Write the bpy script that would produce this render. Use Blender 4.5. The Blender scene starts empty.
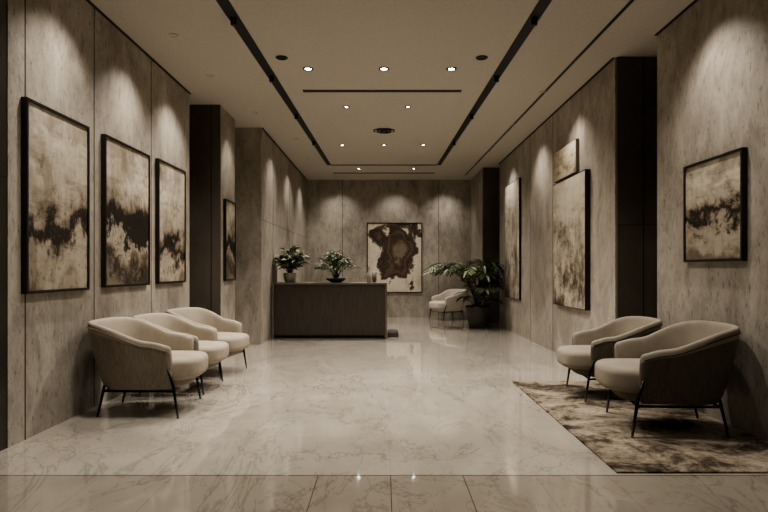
import bpy, bmesh, math, random
from mathutils import Vector, Matrix
random.seed(7)
C=bpy.context
F=560.0; EYE=1.25; CEIL=3.64
GAIN=1.13

# ---------------- helpers ----------------
def lin(c):
    return tuple(((v/255.)/12.92 if v/255.<=0.04045 else ((v/255.+0.055)/1.055)**2.4) for v in c)+(1.0,)
def link(o,parent=None):
    C.scene.collection.objects.link(o)
    if parent: o.parent=parent
    return o
def meshobj(name,bm,mats,parent=None,smooth=False,loc=None):
    me=bpy.data.meshes.new(name); bm.normal_update(); bm.to_mesh(me); bm.free()
    for m in mats: me.materials.append(m)
    if smooth:
        for p in me.polygons: p.use_smooth=True
    o=bpy.data.objects.new(name,me)
    if loc: o.location=loc
    return link(o,parent)
def empty(name,loc=(0,0,0),rz=0):
    e=bpy.data.objects.new(name,None); e.empty_display_size=.2
    e.location=loc; e.rotation_euler=(0,0,rz); return link(e)
def addbox(bm,x0,x1,y0,y1,z0,z1,mi=0,bev=0):
    vs=[bm.verts.new(p) for p in [(x0,y0,z0),(x1,y0,z0),(x1,y1,z0),(x0,y1,z0),(x0,y0,z1),(x1,y0,z1),(x1,y1,z1),(x0,y1,z1)]]
    fs=[]
    for f in [(0,3,2,1),(4,5,6,7),(0,1,5,4),(1,2,6,5),(2,3,7,6),(3,0,4,7)]:
        fc=bm.faces.new([vs[i] for i in f]); fc.material_index=mi; fs.append(fc)
    if bev>0:
        es=set(e for f in fs for e in f.edges)
        r=bmesh.ops.bevel(bm,geom=list(es),offset=bev,segments=3,profile=.5,affect='EDGES')
        for f in r['faces']: f.material_index=mi
def tube(bm,pts,rads,seg=8,mi=0,cap=True):
    rings=[]
    n=len(pts)
    for i,p in enumerate(pts):
        p=Vector(p)
        d=(Vector(pts[min(i+1,n-1)])-Vector(pts[max(i-1,0)])).normalized()
        a=Vector((0,0,1)) if abs(d.z)<.9 else Vector((1,0,0))
        u=d.cross(a).normalized(); v=d.cross(u).normalized()
        r=rads[i] if isinstance(rads,(list,tuple)) else rads
        rings.append([bm.verts.new(p+u*math.cos(2*math.pi*k/seg)*r+v*math.sin(2*math.pi*k/seg)*r) for k in range(seg)])
    for i in range(n-1):
        for k in range(seg):
            f=bm.faces.new([rings[i][k],rings[i][(k+1)%seg],rings[i+1][(k+1)%seg],rings[i+1][k]]); f.material_index=mi; f.smooth=True
    if cap:
        for r in (rings[0],rings[-1]):
            try: f=bm.faces.new(r); f.material_index=mi
            except: pass
def lathe(bm,prof,seg=32,mi=0,c=(0,0,0)):
    rings=[]
    for r,z in prof:
        rings.append([bm.verts.new((c[0]+r*math.cos(2*math.pi*k/seg),c[1]+r*math.sin(2*math.pi*k/seg),c[2]+z)) for k in range(seg)])
    for i in range(len(prof)-1):
        for k in range(seg):
            f=bm.faces.new([rings[i][k],rings[i][(k+1)%seg],rings[i+1][(k+1)%seg],rings[i+1][k]]); f.material_index=mi; f.smooth=True
    f=bm.faces.new(list(reversed(rings[0]))); f.material_index=mi
    f=bm.faces.new(rings[-1]); f.material_index=mi

# ---------------- materials ----------------
class NT:
    def __init__(s,name,rough=.6,metal=0.,spec=.5):
        s.m=bpy.data.materials.new(name); s.m.use_nodes=True
        s.t=s.m.node_tree; s.b=s.t.nodes['Principled BSDF']
        s.b.inputs['Roughness'].default_value=rough; s.b.inputs['Metallic'].default_value=metal
        s.b.inputs['Specular IOR Level'].default_value=spec
    def n(s,typ,**kw):
        nd=s.t.nodes.new(typ)
        for k,v in kw.items():
            if k in nd.inputs: nd.inputs[k].default_value=v
            else: setattr(nd,k,v)
        return nd
    def l(s,a,b): s.t.links.new(a,b)
    def coord(s,kind='Object',scale=(1,1,1),loc=(0,0,0),rot=(0,0,0)):
        tc=s.n('ShaderNodeTexCoord'); mp=s.n('ShaderNodeMapping')
        mp.inputs['Scale'].default_value=scale; mp.inputs['Location'].default_value=loc; mp.inputs['Rotation'].default_value=rot
        s.l(tc.outputs[kind],mp.inputs['Vector']); return mp.outputs['Vector']
    def noise(s,vec,scale,detail=5,rough=.5,dist=0):
        nd=s.n('ShaderNodeTexNoise'); nd.inputs['Scale'].default_value=scale; nd.inputs['Detail'].default_value=detail
        nd.inputs['Roughness'].default_value=rough; nd.inputs['Distortion'].default_value=dist
        s.l(vec,nd.inputs['Vector']); return nd.outputs['Fac']
    def ramp(s,fac,stops):
        r=s.n('ShaderNodeValToRGB'); e=r.color_ramp.elements
        while len(e)<len(stops): e.new(.5)
        for i,(p,c) in enumerate(stops):
            e[i].position=p; e[i].color=c if len(c)==4 else tuple(c)+(1,)
        s.l(fac,r.inputs['Fac']); return r.outputs['Color']
    def math(s,op,a,b=None,clamp=False):
        m=s.n('ShaderNodeMath',operation=op); m.use_clamp=clamp
        for i,x in enumerate((a,b)):
            if x is None: continue
            if hasattr(x,'links'): s.l(x,m.inputs[i])
            else: m.inputs[i].default_value=x
        return m.outputs[0]
    def mix(s,fac,a,b,mode='MIX'):
        m=s.n('ShaderNodeMix'); m.data_type='RGBA'; m.blend_type=mode
        for idx,x in ((0,fac),(6,a),(7,b)):
            if hasattr(x,'links'): s.l(x,m.inputs[idx])
            else: m.inputs[idx].default_value=x
        return m.outputs[2]
    def bump(s,h,strength=.2,dist=.01):
        b=s.n('ShaderNodeBump'); b.inputs['Strength'].default_value=strength; b.inputs['Distance'].default_value=dist
        s.l(h,b.inputs['Height']); s.l(b.outputs[0],s.b.inputs['Normal'])
    def col(s,c):
        if hasattr(c,'links'): s.l(c,s.b.inputs['Base Color'])
        else: s.b.inputs['Base Color'].default_value=c

def wallmat(name,base,dark,light):
    t=NT(name,.55)
    big=t.noise(t.coord('Object',(1,1,.6)),1.1,8,.66,.8)
    c=t.ramp(big,[(.3,lin(dark)),(.5,lin(base)),(.7,lin(light))])
    med=t.noise(t.coord('Object',(1,1,.4),(4,2,1)),6,8,.78,.6)
    c=t.mix(.6,c,t.ramp(med,[(.38,(.55,.54,.52,1)),(.5,(.95,.95,.95,1)),(.62,(1.15,1.15,1.15,1))]),'MULTIPLY')
    sp=t.noise(t.coord('Object',(1,1,.35)),30,6,.8)
    c=t.mix(.8,c,t.ramp(sp,[(.36,(.3,.28,.26,1)),(.43,(1,1,1,1))]),'MULTIPLY')
    cr=t.noise(t.coord('Object',(1,1,.5),(7,3,5)),2.2,7,.6,1.2); a=t.math('ABSOLUTE',t.math('SUBTRACT',cr,.5))
    c=t.mix(.45,c,t.ramp(a,[(0,(.4,.38,.35,1)),(.008,(1,1,1,1))]),'MULTIPLY')
    t.col(c); t.bump(sp,.3,.006); return t.m
M_wall=wallmat('travertine_plaster',(154,146,134),(127,119,108),(178,170,157))
def flat(name,c,rough=.6,metal=0,n=0,spec=.5):
    t=NT(name,rough,metal,spec)
    if n:
        v=t.coord('Object'); f=t.noise(v,n,5,.6)
        cc=t.ramp(f,[(.3,tuple(x*.82 for x in lin(c)[:3])+(1,)),(.7,tuple(min(1,x*1.15) for x in lin(c)[:3])+(1,))]); t.col(cc)
    else: t.col(lin(c))
    return t.m
M_joint=flat('panel_joint',(40,36,32),.8)
M_dark=flat('dark_bronze_panel',(80,73,64),.35,0,3)
M_entry=flat('dark_entry_panel',(50,45,39),.3,0,3)
t=NT('ceiling_paint',.8,0,.3); f=t.noise(t.coord('Object'),40,4,.6)
t.col(t.ramp(f,[(.3,lin((172,165,154))),(.7,lin((180,173,162)))])); M_ceil=t.m
M_black=flat('black_metal',(20,18,17),.35,.6)
M_track=flat('track_black',(10,9,8),.6)
M_frame=flat('frame_dark',(22,19,17),.4)
M_frame2=flat('frame_canvas_edge',(120,110,94),.7)
def floor_mat():
    t=NT('polished_marble',.07,0,.65)
    base=t.ramp(t.noise(t.coord('Object',(1,.7,1),rot=(0,0,.5)),.8,7,.6,.6),[(.25,lin((152,144,131))),(.5,lin((174,166,153))),(.75,lin((194,186,173)))])
    def vein(sc,dist,w,stren,base,loc,rot):
        vv=t.coord('Object',(1,.45,1),loc,(0,0,rot))
        f=t.noise(vv,sc,7,.62,dist); a=t.math('ABSOLUTE',t.math('SUBTRACT',f,.5))
        r=t.ramp(a,[(0,(.30,.28,.25,1)),(w,(1,1,1,1))])
        return t.mix(stren,base,r,'MULTIPLY')
    c=vein(1.0,1.2,.012,.4,base,(3,1,0),.7); c=vein(2.3,1.0,.012,.32,c,(9,4,0),-.9)
    cl=t.noise(t.coord('Object',(1,1,1)),5,6,.7); c=t.mix(.2,c,t.ramp(cl,[(.3,(.72,.71,.69,1)),(.6,(1,1,1,1))]),'MULTIPLY')
    tc=t.n('ShaderNodeTexCoord'); sx=t.n('ShaderNodeSeparateXYZ'); t.l(tc.outputs['Object'],sx.inputs[0])
    X=sx.outputs['X']; Y=sx.outputs['Y']
    def grid(val,per,off,w):
        f=t.math('FRACT',t.math('DIVIDE',t.math('ADD',val,off),per))
        d=t.math('MINIMUM',f,t.math('SUBTRACT',1.0,f)); return t.math('LESS_THAN',t.math('MULTIPLY',d,per),w)
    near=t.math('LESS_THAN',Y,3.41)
    mid=t.math('LESS_THAN',t.math('ABSOLUTE',X),.7)
    jn=t.math('MULTIPLY',t.math('MULTIPLY',grid(X,.44,100*.44-.04,.0028),near),t.math('ADD',t.math('MULTIPLY',mid,.7),.3))
    j0=t.math('LESS_THAN',t.math('ABSOLUTE',t.math('SUBTRACT',Y,3.41)),.006)
    far=t.math('SUBTRACT',1.0,near)
    jf=t.math('MULTIPLY',t.math('MAXIMUM',grid(X,1.32,132-.04,.0022),grid(Y,1.32,132-3.41+1.32,.0035)),far)
    jj=t.math('MAXIMUM',t.math('MAXIMUM',jn,j0),t.math('MULTIPLY',jf,.2))
    jj=t.math('MULTIPLY',jj,.8)
    c=t.mix(jj,c,lin((50,45,38)))
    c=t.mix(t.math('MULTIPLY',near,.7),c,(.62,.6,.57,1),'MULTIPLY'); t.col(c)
    r=t.ramp(cl,[(.3,(.05,.05,.05,1)),(.7,(.11,.11,.11,1))]); t.l(r,t.b.inputs['Roughness'])
    t.b.inputs['Coat Weight'].default_value=.7; t.b.inputs['Coat Roughness'].default_value=.03
    return t.m
M_floor=floor_mat()
def rug_mat():
    t=NT('rug_wool',.95,0,.1)
    f=t.noise(t.coord('Object',(.9,1.1,1),(2,5,0)),2.1,10,.74,.4)
    c=t.ramp(f,[(.38,lin((44,37,30))),(.45,lin((78,69,59))),(.50,lin((124,113,98))),(.62,lin((164,153,135)))])
    f2=t.noise(t.coord('Object',(1.4,2,1)),12,7,.78)
    c=t.mix(.7,c,t.ramp(f2,[(.40,(.42,.39,.35,1)),(.50,(1,1,1,1))]),'MULTIPLY')
    t.col(c); t.bump(t.noise(t.coord('Object'),180,2),.5,.004); return t.m
M_rug=rug_mat()
def fabric(name,c,n=60):
    t=NT(name,.9,0,.15)
    v=t.coord('Object'); f=t.noise(v,6,5,.6)
    a=lin(c)[:3]
    cc=t.ramp(f,[(.3,tuple(x*.86 for x in a)+(1,)),(.7,tuple(x*1.08 for x in a)+(1,))])
    t.col(cc); t.bump(t.noise(v,260,2),.35,.002); return t.m
M_cream=fabric('boucle_cream',(156,146,131))
M_creamR=fabric('linen_taupe',(144,135,121))
M_creamF=fabric('boucle_ivory',(200,192,178))
def ribfab(name,c):
    t=NT(name,.7,0,.3)
    v=t.coord('Object',(1,1,.12)); f=t.noise(v,70,4,.7)
    a=lin(c)[:3]
    t.col(t.ramp(f,[(.3,tuple(x*.7 for x in a)+(1,)),(.7,tuple(x*1.2 for x in a)+(1,))])); t.bump(f,.2,.002); return t.m
M_shellL=ribfab('chair_shell_taupe',(130,121,108))
M_shellR=ribfab('chair_shell_walnut',(92,83,73))
def desk_mat():
    t=NT('desk_dark_oak',.4)
    v=t.coord('Object',(1,1,.06)); f=t.noise(v,40,5,.7)
    t.col(t.ramp(f,[(.3,lin((48,42,36))),(.7,lin((74,66,57)))])); return t.m
M_desk=desk_mat()
M_desktop=flat('desk_top_stone',(100,92,80),.3,0,6)
def leafmat(name,c1,c2):
    t=NT(name,.4)
    f=t.noise(t.coord('Object'),7,3,.5)
    t.col(t.ramp(f,[(.3,lin(c1)),(.7,lin(c2))])); return t.m
M_leaf=leafmat('leaf_deep',(44,50,36),(82,90,64))
M_leaf2=leafmat('leaf_light',(90,98,70),(140,145,114))
M_potd=flat('pot_dark_ceramic',(62,57,50),.5,0,8)
M_potw=flat('pot_pale_ceramic',(160,154,142),.35)
M_soil=flat('soil',(40,34,28),.95,0,30)
t=NT('lamp_glow'); t.b.inputs['Emission Color'].default_value=(1,.93,.82,1); t.b.inputs['Emission Strength'].default_value=40; M_glow=t.m

# ---------------- room ----------------
def wall(name,x0,x1,y0,y1,joints=(),mat=None,side=None):
    bm=bmesh.new(); addbox(bm,x0,x1,y0,y1,0,CEIL)
    o=.0015; w=.006
    fx=x1 if side=='L' else x0
    for j in joints:
        k,val=j[0],j[1]
        if side in('L','R'):
            a,b=(fx-.001,fx+o) if side=='L' else (fx-o,fx+.001)
            if k=='v': addbox(bm,a,b,val-w,val+w,0,CEIL,1)
            else: addbox(bm,a,b,j[2] if len(j)>2 else y0,j[3] if len(j)>2 else y1,val-w*.5,val+w*.5,1)
        else:
            if k=='v': addbox(bm,val-w,val+w,y0-o,y0+.001,0,CEIL,1)
            else: addbox(bm,x0,x1,y0-o,y0+.001,val-w*.6,val+w*.6,1)
    return meshobj(name,bm,[mat or M_wall,M_joint])
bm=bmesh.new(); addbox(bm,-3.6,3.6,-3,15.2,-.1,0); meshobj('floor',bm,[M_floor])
bm=bmesh.new(); addbox(bm,-3.6,3.6,-3,15.2,CEIL,CEIL+.1)
meshobj('ceiling',bm,[M_ceil])
XL=-2.64; XR=2.78; XM=2.60; XF=-2.06
wall('wall_left',-3.3,XL,3.93,7.6,[('v',4.12),('v',5.1),('v',6.35)],side='L')
wall('wall_left_entry',-3.3,XL-.005,-3,3.93,[('h',1.9)],mat=M_entry,side='L')
wall('wall_left_recess',-3.4,-3.15,7.6,8.1,mat=M_dark,side='L')
wall('wall_left_middle',-3.4,-2.37,8.12,8.9,side='L')
wall('wall_left_niche',-3.4,-2.6,8.9,9.4,side='L')
wall('wall_left_far',-3.4,XF,9.4,14.85,[('v',10.4),('v',12.2),('h',2.1)],side='L')
bm=bmesh.new(); addbox(bm,-3.15,-2.365,8.09,8.12,0,CEIL,0,.003); addbox(bm,-2.5,-2.49,8.085,8.09,0,CEIL,1); meshobj('door_1',bm,[M_dark,M_track])
wall('wall_right',XR,3.4,-3,5.7,[('v',1.2),('v',3.3)],side='R')
wall('wall_right_recess',3.15,3.4,5.7,6.27,mat=M_dark,side='R')
wall('wall_right_middle',XM,3.4,6.30,12.6,[('v',8.62),('v',9.95),('v',11.95)],side='R')
wall('wall_right_alcove',3.15,3.4,12.6,13.07,mat=M_dark,side='R')
wall('wall_right_far',2.3,3.4,13.1,14.85,side='R')
bm=bmesh.new(); addbox(bm,XM+.012,3.15,6.27,6.30,0,CEIL,0,.003); addbox(bm,2.90,2.91,6.265,6.27,0,CEIL,1); addbox(bm,XM+.012,3.15,6.265,6.27,1.75,1.757,1)
meshobj('door_2',bm,[M_dark,M_track])
bm=bmesh.new(); addbox(bm,2.31,3.15,13.07,13.10,0,CEIL,0,.003); meshobj('door_3',bm,[M_dark])
wall('wall_back',-3.4,3.4,14.85,15.1,[('v',-1.1),('v',1.45)],side='B')
wall('wall_rear',-3.4,3.4,-3.1,-3,mat=M_wall)

def cquad(name,pl,pr,mat=M_track,z0=CEIL-.008):
    bm=bmesh.new()
    a=[bm.verts.new((x,y,z0)) for x,y in pl]; b=[bm.verts.new((x,y,z0)) for x,y in pr]
    for i in range(len(a)-1): bm.faces.new([a[i],a[i+1],b[i+1],b[i]])
    r=bmesh.ops.extrude_face_region(bm,geom=bm.faces[:])
    for v in r['geom']:
        if isinstance(v,bmesh.types.BMVert): v.co.z=CEIL
    bmesh.ops.recalc_face_normals(bm,faces=bm.faces)
    return meshobj(name,bm,[mat])
def tx(y): return 1.43-(y-4.96)*.0235
for s in (-1,1):
    e=empty('ceiling_light_track',(0,0,0))
    o=cquad('channel',[(s*(tx(1)+.06),1),(s*(tx(12.74)+.045),12.74)],[(s*(tx(1)-.06),1),(s*(tx(12.74)-.045),12.74)]); o.parent=e
    k=0
    for y in (3.0,5.3,6.9,8.6,10.4):
        k+=1; bm=bmesh.new(); x=s*tx(y)
        lathe(bm,[(.024,-.075),(.03,-.07),(.03,-.01),(.02,-.005)],16,c=(x,y,CEIL)); meshobj('spot_head_%d'%k,bm,[M_black],e)
cquad('trim_1',[(-1.2,12.70),(-1.2,12.78)],[(1.2,12.70),(1.2,12.78)])
cquad('trim_2',[(-1.25,13.75),(-1.25,13.83)],[(1.25,13.75),(1.25,13.83)])
cquad('trim_3',[(-1.08,7.43),(-1.08,7.51)],[(1.03,7.43),(1.03,7.51)])
cquad('trim_4',[(2.28,1),(2.06,14.1)],[(2.25,1),(2.03,14.1)])
cquad('trim_5',[(XL,-3),(XL,7.6)],[(XL+.03,-3),(XL+.03,7.6)],z0=CEIL-.004)
cquad('trim_6',[(XR-.03,-3),(XR-.03,5.7)],[(XR,-3),(XR,5.7)],z0=CEIL-.004)
cquad('trim_7',[(XM-.03,6.3),(XM-.03,12.6)],[(XM,6.3),(XM,12.6)],z0=CEIL-.004)
cquad('trim_8',[(XF,9.4),(XF,14.85)],[(XF+.03,9.4),(XF+.03,14.85)],z0=CEIL-.004)

LCOL=(1.0,.935,.85)
def spot(name,loc,target,power,angle=80,blend=.8,rad=.04,parent=None):
    l=bpy.data.lights.new(name,'SPOT'); l.energy=power*GAIN; l.color=LCOL; l.spot_size=math.radians(angle); l.spot_blend=blend; l.shadow_soft_size=rad
    o=bpy.data.objects.new(name,l); link(o,parent)
    o.location=loc; d=Vector(target)-Vector(loc); o.rotation_euler=d.to_track_quat('-Z','Y').to_euler(); return o
def downlight(x,y,power=0,angle=110,glow=True,tgt=None,r=.045,blend=1.0):
    e=empty('recessed_downlight',(x,y,CEIL))
    bm=bmesh.new()
    seg=24
    prof=[(r,0.0),(r+.018,0.0),(r+.018,-.006),(r,-.010),(r-.006,-.003),(r-.008,-.0025)]
    rings=[[bm.verts.new((a*math.cos(2*math.pi*k/seg),a*math.sin(2*math.pi*k/seg),z)) for k in range(seg)] for a,z in prof]
    for i in range(len(prof)-1):
        for k in range(seg): bm.faces.new([rings[i][k],rings[i][(k+1)%seg],rings[i+1][(k+1)%seg],rings[i+1][k]])
    f=bm.faces.new(rings[-1]); f.material_index=1
    meshobj('bezel',bm,[M_black if not tgt else M_ceil,M_glow if glow else (M_track if not tgt else M_ceil)],e)
    if power:
        t=tgt or (x,y,0)
        spot('lamp',(0,0,-.03),(t[0]-x,t[1]-y,t[2]-CEIL),power,angle,blend,.05,e)
for x,y in [(-.90,6.65),(0,6.65),(.80,6.65)]: downlight(x,y,280,122)
for x,y in [(-.55,8.2),(0.35,8.2)]: downlight(x,y,80,115,r=.03)
for x,y in [(-1.15,6.3),(1.1,6.3)]: downlight(x,y,0,0,False,r=.05)
for x,y in [(-.8,10.7),(.0,10.7),(.75,10.7)]: downlight(x,y,200,118,r=.035)
for x,y in [(-.6,13.2),(.7,13.2)]: downlight(x,y,140,112,r=.04)
for x,y in [(-1.0,4.1),(1.0,4.1)]: downlight(x,y,160,120)  # added fill lamps above the frame, brighten the near hall
for x,y in [(-1.0,.6),(1.0,.6)]: downlight(x,y,80,130)  # unseen extra pair near the camera, added for ambient fill
W=100
for y,x in [(4.50,XL+.5),(5.70,XL+.5),(6.9,XL+.5)]: downlight(x,y,125,W,False,(XL+.12,y,1.0),r=.03)
downlight(-1.95,8.5,55,80,False,(-2.37,8.5,1.2),r=.03)
for y in (10.2,12.0,13.7): downlight(-1.60,y,65,W,False,(XF+.1,y,1.0),r=.03)
downlight(XR-.5,4.65,125,W,False,(XR-.1,4.65,1.1),r=.03)
for y in (7.5,9.2,11.3): downlight(2.13,y,90,W,False,(XM-.1,y,1.1),r=.03)
for x in (-1.2,.28,1.6): downlight(x,14.28,60,W,False,(x,14.75,1.2),r=.03)
e=empty('ceiling_air_diffuser',(0,9.6,CEIL))
bm=bmesh.new(); seg=8
for r0,r1,z in ((.20,.17,-.012),(.14,.11,-.02),(.08,.05,-.028)):
    a=[bm.verts.new((r0*math.cos(2*math.pi*(k+.5)/seg),r0*math.sin(2*math.pi*(k+.5)/seg),0)) for k in range(seg)]
    b=[bm.verts.new((r1*math.cos(2*math.pi*(k+.5)/seg),r1*math.sin(2*math.pi*(k+.5)/seg),z)) for k in range(seg)]
    for k in range(seg): bm.faces.new([a[k],a[(k+1)%seg],b[(k+1)%seg],b[k]])
bm.faces.new([v for v in b])
meshobj('louvres',bm,[M_black],e)

# ---------------- paintings ----------------
def artmat(name,seed,style,dk=(38,32,26),mid=(114,102,87),lt=(202,194,178),hz=.42):
    t=NT(name,.55,0,.3)
    tc=t.n('ShaderNodeTexCoord'); sp=t.n('ShaderNodeSeparateXYZ'); t.l(tc.outputs['UV'],sp.inputs[0])
    U=sp.outputs['X']; V=sp.outputs['Y']
    def uvn(sc,su,sv,det=8,r=.65,d=.3,o=0):
        mp=t.n('ShaderNodeMapping'); mp.inputs['Scale'].default_value=(su,sv,1); mp.inputs['Location'].default_value=(seed*3.7+o,seed*1.9+o,seed)
        t.l(tc.outputs['UV'],mp.inputs['Vector']); return t.noise(mp.outputs['Vector'],sc,det,r,d)
    n1=uvn(1.8,1,1.5,10,.68); n2=uvn(5,1.2,.8,9,.8,.2,5); n3=uvn(3,.6,4,7,.78,.4,9); n4=uvn(3.5,1,1,10,.8,.4,3); n5=uvn(1.6,1,1,6,.65,.8,13); n6=uvn(16,1,.12,5,.7,0,17)
    half=tuple((a*.45+b*.55) for a,b in zip(mid,lt))
    def shade(c,k=1):
        c=t.mix(.45*k,c,t.ramp(n3,[(.38,(.3,.26,.22,1)),(.46,(.9,.88,.86,1)),(.6,(1.1,1.1,1.08,1))]),'MULTIPLY')
        c=t.mix(.5*k,c,t.ramp(n5,[(.38,(.42,.36,.29,1)),(.50,(1,1,1,1))]),'MULTIPLY')
        c=t.mix(.3*k,c,t.ramp(n6,[(.38,(.5,.46,.4,1)),(.5,(1,1,1,1))]),'MULTIPLY')
        return t.mix(.55*k,c,t.ramp(n4,[(.38,(.30,.26,.22,1)),(.44,(1,1,1,1))]),'MULTIPLY')
    def H(a,b):
        h=t.math('ADD',V,t.math('MULTIPLY',t.math('SUBTRACT',n1,.5),a))
        return t.math('ADD',h,t.math('MULTIPLY',t.math('SUBTRACT',n2,.5),b))
    if style=='landscape':
        c=t.ramp(H(1.0,.5),[(.02,lin(mid)),(.14,lin(half)),(hz-.12,lin(half)),(hz-.07,lin(mid)),(hz-.03,lin(dk)),(hz+.03,lin(dk)),(hz+.08,lin(mid)),(hz+.16,lin(half)),(.8,lin(lt)),(.98,lin(half))])
        c=shade(c)
    elif style=='dark':
        c=t.ramp(H(1.0,.5),[(.02,lin(mid)),(.12,lin(dk)),(.22,lin(mid)),(.29,lin(half)),(.34,lin(dk)),(.54,lin(dk)),(.60,lin(mid)),(.70,lin(half)),(.85,lin(lt)),(.98,lin(half))])
        c=shade(c)
    elif style=='cloud':
        dx=t.math('SUBTRACT',U,.58); dy=t.math('SUBTRACT',V,.60)
        d=t.math('SQRT',t.math('ADD',t.math('MULTIPLY',dx,dx),t.math('MULTIPLY',t.math('MULTIPLY',dy,dy),1.0)))
        big=uvn(3.2,1,1.1,4,.55,.3,2)
        d=t.math('ADD',d,t.math('MULTIPLY',t.math('SUBTRACT',big,.5),1.1))
        d=t.math('ADD',d,t.math('MULTIPLY',t.math('SUBTRACT',n4,.5),.3))
        c=t.ramp(d,[(-.0,lin(mid)),(.07,lin((84,69,55))),(.15,lin((58,47,38))),(.25,lin((92,77,62))),(.36,lin((50,41,34))),(.44,lin((88,74,60))),(.475,lin(lt)),(.8,lin(tuple(x*.92 for x in lt)))])
        c=t.mix(.4,c,t.ramp(n2,[(.40,(.4,.36,.32,1)),(.5,(1,1,1,1))]),'MULTIPLY')
    else:
        h=t.math('ADD',n1,t.math('MULTIPLY',t.math('SUBTRACT',n2,.5),.9))
        h=t.math('ADD',h,t.math('MULTIPLY',t.math('SUBTRACT',V,.5),.34))
        c=t.ramp(h,[(.24,lin(dk)),(.35,lin(mid)),(.44,lin(half)),(.62,lin(lt))])
        c=shade(c,.8)
    t.col(c); t.bump(n4,.2,.003); return t.m
def painting(side,a0,a1,z0,z1,wallpos,mat,fw=.022,depth=.045,name='framed_painting',fm=None):
    w=a1-a0; h=z1-z0
    if side=='L': loc=(wallpos,(a0+a1)/2,(z0+z1)/2); rz=math.radians(90)
    elif side=='R': loc=(wallpos,(a0+a1)/2,(z0+z1)/2); rz=math.radians(-90)
    else: loc=((a0+a1)/2,wallpos,(z0+z1)/2); rz=0
    e=empty(name,loc,rz)
    bm=bmesh.new()
    for b in ((-w/2,-w/2+fw,-h/2,h/2),(w/2-fw,w/2,-h/2,h/2),(-w/2+fw,w/2-fw,-h/2,-h/2+fw),(-w/2+fw,w/2-fw,h/2-fw,h/2)):
        addbox(bm,b[0],b[1],-depth,-.001,b[2],b[3],0,.002)
    meshobj('frame',bm,[fm or M_frame],e)
    bm=bmesh.new(); uv=bm.loops.layers.uv.new('UVMap')
    x,z=w/2-fw,h/2-fw
    addbox(bm,-x,x,-depth+(.012 if fw>.015 else .003),-.001,-z,z)
    for f in bm.faces:
        for l in f.loops: l[uv].uv=((l.vert.co.x+x)/(2*x),(l.vert.co.z+z)/(2*z))
    meshobj('canvas',bm,[mat],e)
painting('L',4.07,4.94,1.075,2.51,XL,artmat('art_a',1,'landscape',hz=.36))
painting('L',5.22,6.22,1.085,2.52,XL,artmat('art_b',2,'dark'))
painting('L',6.46,7.34,1.09,2.54,XL,artmat('art_c',3.3,'landscape',hz=.28))
painting('L',8.25,8.8,1.09,2.30,-2.37,artmat('art_d',4,'dark'))
painting('R',4.28,5.12,1.32,2.19,XR,artmat('art_e',5,'landscape',hz=.42))
painting('R',7.05,8.40,.74,2.52,XM,artmat('art_f',6.2,'pale'),fw=.01,depth=.07)
painting('R',7.45,8.42,2.56,3.0,XM,artmat('art_g',7,'pale',(120,108,90),(160,146,124),(205,194,172)),fw=.006,depth=.05,fm=M_frame2)
painting('R',10.6,11.85,.68,3.0,XM,artmat('art_h',8.5,'pale'),fw=.01)
painting('B',-.45,1.01,.65,2.50,14.85,artmat('art_i',9.4,'cloud',lt=(205,195,176)))

# ---------------- rug ----------------
bm=bmesh.new(); addbox(bm,1.43,2.765,3.44,6.255,0.0005,.012,0,.003)
meshobj('area_rug',bm,[M_rug])

# ---------------- reception desk ----------------
e=empty('reception_desk',(0,0,0))
bm=bmesh.new(); addbox(bm,-2.0,.02,10.20,10.95,.06,.985,0,.004)
meshobj('body',bm,[M_desk],e)
bm=bmesh.new(); addbox(bm,-2.045,.055,10.16,11.0,.985,1.015,0,.004); addbox(bm,.02,.055,10.16,11.0,.0,.985,0,.004); addbox(bm,-2.045,-2.0,10.16,11.0,.0,.985,0,.004)
meshobj('top_and_ends',bm,[M_desktop],e)
bm=bmesh.new(); addbox(bm,-1.99,.01,10.25,10.9,.0,.06); meshobj('toe_kick',bm,[M_track],e)
bm=bmesh.new(); addbox(bm,.07,.27,10.4,10.9,0,.09,0,.01); addbox(bm,.1,.24,10.43,10.87,.09,.1,0,.004)
meshobj('low_plinth',bm,[M_potd])

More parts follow.
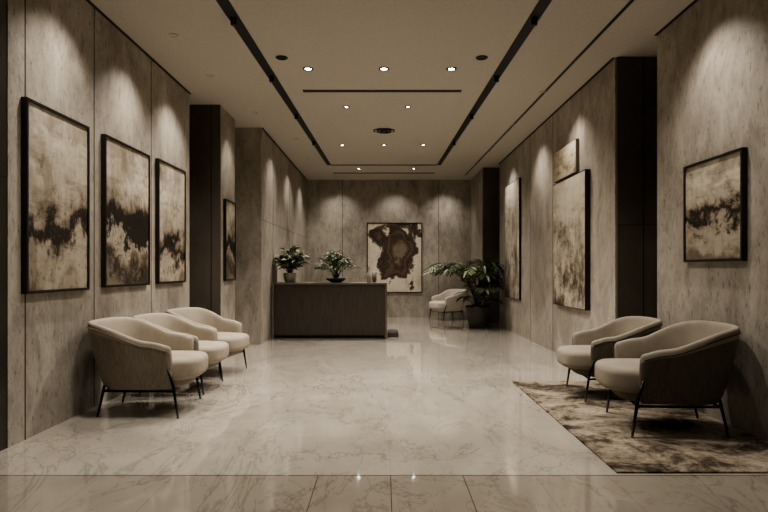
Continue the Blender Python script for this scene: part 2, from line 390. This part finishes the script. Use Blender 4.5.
# ---------------- armchair ----------------
def sstep(t): t=max(0,min(1,t)); return t*t*(3-2*t)
def armchair(loc,rz,shell,s=1.0,name='armchair',backh=.78,cream=None,ext=0.0):
    cream=cream or M_cream
    e=empty(name,loc,rz); e.scale=(s,s,s)
    bm=bmesh.new()
    path=[]
    a,b,ex=.36,.335,2.5
    ARM=.625; AF=.25
    def topz(x):
        back=sstep((.10-x)/.42)
        return back, ARM+(backh-ARM)*back-.045*sstep((x-.10)/.2)
    NA=5
    for i in range(NA): path.append((AF-AF*i/NA,-b,0,-1))
    NB=18
    for i in range(NB+1):
        th=-math.pi/2-math.pi*i/NB
        c,sn=math.cos(th),math.sin(th)
        x=a*math.copysign(abs(c)**(2/ex),c); y=b*math.copysign(abs(sn)**(2/ex),sn)
        nx=math.copysign(abs(c)**(2-2/ex),c)/a; ny=math.copysign(abs(sn)**(2-2/ex),sn)/b
        l=math.hypot(nx,ny); path.append((x,y,nx/l,ny/l))
    for i in range(NA): path.append((AF*(i+1)/NA,b,0,1))
    rings=[]
    def ring(x,y,nx,ny,k=1.0,dx=0):
        back,top=topz(x)
        zb=.225
        sec=[(-.004,zb),(.014,.33),(.026,.46),(.030,top-.045),(.022,top-.010),(.000,top),(-.026,top-.010),(-.036,top-.045),(-.040,.46),(-.036,.34),(-.034,zb)]
        cz=(top+zb)/2
        r=[]
        for o,z in sec:
            flare=(z-.24)/.5
            off=o*k-.004*(1-k)+flare*(.006+.085*back)
            zz=cz+(z-cz)*(1-(1-k)*.10)
            r.append(bm.verts.new((x+nx*off+dx,y+ny*off,zz)))
        return r
    p=path[0]; rings.append(ring(p[0],p[1],p[2],p[3],.45,.026))
    for p in path: rings.append(ring(*p))
    p=path[-1]; rings.append(ring(p[0],p[1],p[2],p[3],.45,.026))
    m=len(rings[0])
    for i in range(len(rings)-1):
        for k in range(m):
            f=bm.faces.new([rings[i][k],rings[i][(k+1)%m],rings[i+1][(k+1)%m],rings[i+1][k]])
            f.material_index=0 if (k<=2 or k==m-1) else 1
    for r in (rings[0],rings[-1]):
        f=bm.faces.new(r); f.material_index=0
    bmesh.ops.recalc_face_normals(bm,faces=bm.faces)
    o=meshobj('shell',bm,[shell,cream],e,True); md=o.modifiers.new('s','SUBSURF'); md.levels=2; md.render_levels=2
    bm=bmesh.new(); pts=[]
    for x,y,nx,ny in path:
        back,top=topz(x)
        off=.029+(top-.285)/.5*(.006+.085*back); pts.append((x+nx*off,y+ny*off,top-.045))
    tube(bm,pts,.004,6); meshobj('piping',bm,[M_black if shell==M_shellR else shell],e)
    def slab(nm,x0,x1,hw,z0,z1,mat,ex=3.4,dome=.0,rr=.04):
        bm=bmesh.new(); cx=(x0+x1)/2; hx=(x1-x0)/2; N=40; R=[]
        K=6; prof=[]
        for i in range(K+1):
            t_=math.pi/2*i/K; prof.append((rr*(1-math.sin(t_)),z0+rr*(1-math.cos(t_))))
        for i in range(K+1):
            t_=math.pi/2*i/K; prof.append((rr*(1-math.cos(t_)),z1-rr*(1-math.sin(t_))))
        for ins,z in prof+[(hw*.45,z1+dome*.7),(hw*.8,z1+dome)]:
            row=[]
            for k in range(N):
                th=2*math.pi*k/N; c,sn=math.cos(th),math.sin(th)
                x=cx+(hx-ins)*math.copysign(abs(c)**(2/ex),c); y=(hw-ins)*math.copysign(abs(sn)**(2/ex),sn)
                row.append(bm.verts.new((x,y,z)))
            R.append(row)
        for i in range(len(R)-1):
            for k in range(N): bm.faces.new([R[i][k],R[i][(k+1)%N],R[i+1][(k+1)%N],R[i+1][k]])
        bm.faces.new(list(reversed(R[0]))); bm.faces.new(R[-1])
        return meshobj(nm,bm,[mat],e,True)
    slab('seat_base',-.33,.36,.30,.225,.31,shell,3.2,0,.02)
    slab('seat_cushion',-.30,.46+ext,.297,.29,.465,cream,3.6,.02,.05)
    k=0
    for lx,ly,tx_,ty in ((.33,.350,.29,.345),(.33,-.350,.29,-.345),(-.34,.26,-.28,.27),(-.34,-.26,-.28,-.27)):
        k+=1; bm=bmesh.new()
        if lx>0: P=[(lx,ly,.001),(tx_,ty,.26),(tx_-.035,ty+.020*(1 if ty>0 else -1),.40)]
        else: P=[(lx,ly,.001),(tx_,ty,.26)]
        tube(bm,P,[.009,.013,.009][:len(P)],8)
        meshobj('leg_%d'%k,bm,[M_black],e)
    bm=bmesh.new()
    tube(bm,[(.28,-.345,.215),(.28,.345,.215)],.010); tube(bm,[(-.28,-.27,.215),(-.28,.27,.215)],.010)
    tube(bm,[(.27,-.33,.215),(-.28,-.27,.215)],.010); tube(bm,[(.27,.33,.215),(-.28,.27,.215)],.010)
    meshobj('under_frame',bm,[M_black],e)
    return e
R=math.radians
armchair((-2.10,5.05,0),R(4),M_shellL,1.04)
armchair((-2.14,5.95,0),R(1),M_shellL)
armchair((-2.13,6.82,0),R(-10),M_shellL)
armchair((2.225,4.45,.014),R(172),M_shellR,1.05,cream=M_creamR,ext=.02)
armchair((2.23,5.56,.014),R(176),M_shellR,.98,cream=M_creamR,ext=.03)
armchair((1.60,14.15,0),R(205),M_creamF,.98,cream=M_creamF)

# ---------------- plants ----------------
def leaf(bm,base,dirv,L,W,droop,mi=0,roll=0,nseg=6):
    d=Vector(dirv).normalized(); side=d.cross(Vector((0,0,1)))
    if side.length<.05: side=Vector((1,0,0))
    side.normalize(); side=Matrix.Rotation(roll,3,d)@side
    up=side.cross(d).normalized()
    prev=None
    for i in range(nseg+1):
        t_=i/nseg
        w=W*(math.sin(math.pi*(t_**.75))**.8 if 0<t_<1 else 0.02)
        q=Vector(base)+d*L*t_+Vector((0,0,-1))*droop*L*t_*t_
        row=[bm.verts.new(q+side*w*.5+up*w*.12),bm.verts.new(q),bm.verts.new(q-side*w*.5+up*w*.12)]
        if prev:
            for a in (0,1):
                f=bm.faces.new([prev[a],prev[a+1],row[a+1],row[a]]); f.material_index=mi; f.smooth=True
        prev=row
def clampx(bm,xmax):
    for v in bm.verts:
        if v.co.x>xmax: v.co.x=xmax-(.0+random.random()*.03)
def big_plant(x,y):
    e=empty('potted_palm',(x,y,0))
    bm=bmesh.new(); lathe(bm,[(.17,0),(.19,.01),(.24,.2),(.27,.42),(.275,.47),(.26,.475),(.25,.44),(.23,.42)],32,0)
    meshobj('planter',bm,[M_potd],e)
    bm=bmesh.new(); lathe(bm,[(.2,.415),(.23,.43),(.05,.445)],24,0); meshobj('soil',bm,[M_soil],e)
    bm=bmesh.new()
    random.seed(21)
    n=32
    for i in range(n):
        ang=2*math.pi*i*.381966+random.uniform(-.2,.2)
        ca,sa=math.cos(ang),math.sin(ang)
        reach=random.uniform(.5,.85)
        if ca>.2: reach*=.55
        H=random.uniform(.7,1.08)*(1.0 if reach<.8 else .9)
        if ca<-.3: reach*=1.4; H=random.uniform(.82,1.0)
        elif i%3==0: H*=.6
        pts=[]; K=10
        for k in range(K+1):
            t_=k/K
            r=reach*(t_**1.25); z=.43+H*math.sin(t_*math.pi*.64)
            pts.append(Vector((ca*r,sa*r,z)))
        tube(bm,pts,[.010*(1-.7*k/K) for k in range(K+1)],5,0)
        mi0=1 if i%3==1 else 0
        for k in range(3,K+1):
            for h in (0,.5):
                if k==K and h: continue
                t0=pts[k] if h==0 else (pts[k]+pts[min(k+1,K)])/2
                tan=(pts[min(k+1,K)]-pts[k-1]).normalized()
                sd=tan.cross(Vector((0,0,1))).normalized()
                f_=math.sin(math.pi*min(1,(k+h-2)/(K-1)))
                L=.11+.24*f_
                for s in (-1,1):
                    leaf(bm,t0,tan*.8+sd*s+Vector((0,0,.12)),L,.05,.3,mi0,0,4)
        leaf(bm,pts[-1],(pts[-1]-pts[-2]),.2,.06,.2,mi0)
    clampx(bm,2.56-x)
    for v in bm.verts:
        if v.co.z<.43 and math.hypot(v.co.x,v.co.y)<.3: v.co.z=.48
        if v.co.z<.05: v.co.z=.05
    meshobj('fronds',bm,[M_leaf,M_leaf2],e)
    bm=bmesh.new()
    for i in range(40):
        ang=random.uniform(0,2*math.pi); ca,sa=math.cos(ang),math.sin(ang); r=random.uniform(.12,.40)*(.75 if ca<0 else 1)
        z=random.uniform(.55,1.15); tube(bm,[(ca*.05,sa*.05,.43),(ca*r*.6,sa*r*.6,max(z*.8,.5)),(ca*r,sa*r,z)],.006,5)
        leaf(bm,(ca*r,sa*r,z),(ca,sa,random.uniform(-.1,.5)),random.uniform(.2,.32),random.uniform(.11,.16),.4,i%2,random.uniform(-.5,.5))
    clampx(bm,2.56-x)
    meshobj('broad_leaves',bm,[M_leaf,M_leaf2],e)
big_plant(2.04,12.15)
def bush(x,y,z,rad,H,pot,seed,n,name,arch=False):
    random.seed(seed); e=empty(name,(x,y,z))
    bm=bmesh.new()
    if pot=='tall': lathe(bm,[(.08,0),(.095,.01),(.12,.08),(.125,.17),(.13,.18),(.12,.182),(.1,.16)],28); ph=.16
    else: lathe(bm,[(.08,0),(.1,.008),(.17,.05),(.19,.075),(.185,.08),(.16,.07)],28); ph=.07
    meshobj('pot',bm,[M_potw if pot=='tall' else M_potd],e)
    bm=bmesh.new(); lathe(bm,[(.09,ph-.02),(.095,ph-.005),(.02,ph)],20); meshobj('soil',bm,[M_soil],e)
    bm=bmesh.new()
    for i in range(n):
        ang=2*math.pi*i*.381966; ca,sa=math.cos(ang),math.sin(ang)
        q=math.sqrt((i+.5)/n); r=rad*.85*q*random.uniform(.7,1.1); h=ph+H*(1-.45*q*q)*random.uniform(.55,1.0)
        if arch: pts=[(ca*.02,sa*.02,ph-.01),(ca*r*.5,sa*r*.5,ph+(h-ph)*1.0),(ca*r*1.05,sa*r*1.05,ph+(h-ph)*.75)]
        else: pts=[(ca*.02,sa*.02,ph-.01),(ca*r*.45,sa*r*.45,ph+(h-ph)*.6),(ca*r,sa*r,h)]
        tube(bm,pts,.004,5)
        for k in range(10):
            t_=random.uniform(.3,1); P=Vector(pts[0]).lerp(Vector(pts[1]),t_*2) if t_<.5 else Vector(pts[1]).lerp(Vector(pts[2]),t_*2-1)
            a2=ang+random.uniform(-1.5,1.5)
            leaf(bm,P,(math.cos(a2),math.sin(a2),random.uniform(-.1,.9)),random.uniform(.11,.19),random.uniform(.045,.07) if not arch else .03,.35,random.choice((0,1)),random.uniform(-.6,.6),4)
    for v in bm.verts:
        if v.co.x+x<XF+.02: v.co.x=XF+.02-x
        if v.co.z<.02: v.co.z=.02
    meshobj('foliage',bm,[M_leaf,M_leaf2],e)
bush(-1.76,10.5,1.015,.38,.56,'tall',3,40,'potted_plant')
bush(-.90,10.5,1.015,.46,.56,'low',5,46,'potted_fern',True)
e=empty('glass_vase_set',(-.24,10.5,1.015))
bm=bmesh.new(); lathe(bm,[(.035,0),(.045,.01),(.045,.16),(.02,.21),(.016,.29),(.02,.3),(.012,.3),(.01,.22)],20,c=(-.04,0,0)); meshobj('bottle',bm,[M_potw],e)
bm=bmesh.new(); lathe(bm,[(.03,0),(.038,.01),(.045,.2),(.04,.2),(.033,.02)],20,c=(.06,.03,0)); meshobj('tumbler',bm,[M_desktop],e)

# ---------------- world / camera ----------------
w=bpy.data.worlds.new('World'); C.scene.world=w; w.use_nodes=True
w.node_tree.nodes['Background'].inputs[0].default_value=(.9,.8,.66,1); w.node_tree.nodes['Background'].inputs[1].default_value=.05
cd=bpy.data.cameras.new('Camera'); cd.sensor_width=36; cd.lens=F/768*36; cd.shift_y=14/768; cd.clip_start=.05
co=bpy.data.objects.new('Camera',cd); link(co); co.location=(0,0,EYE); co.rotation_euler=(math.radians(90),0,0)
C.scene.camera=co
try: C.scene.view_settings.look='AgX - Medium High Contrast'
except Exception as ex: print(ex)
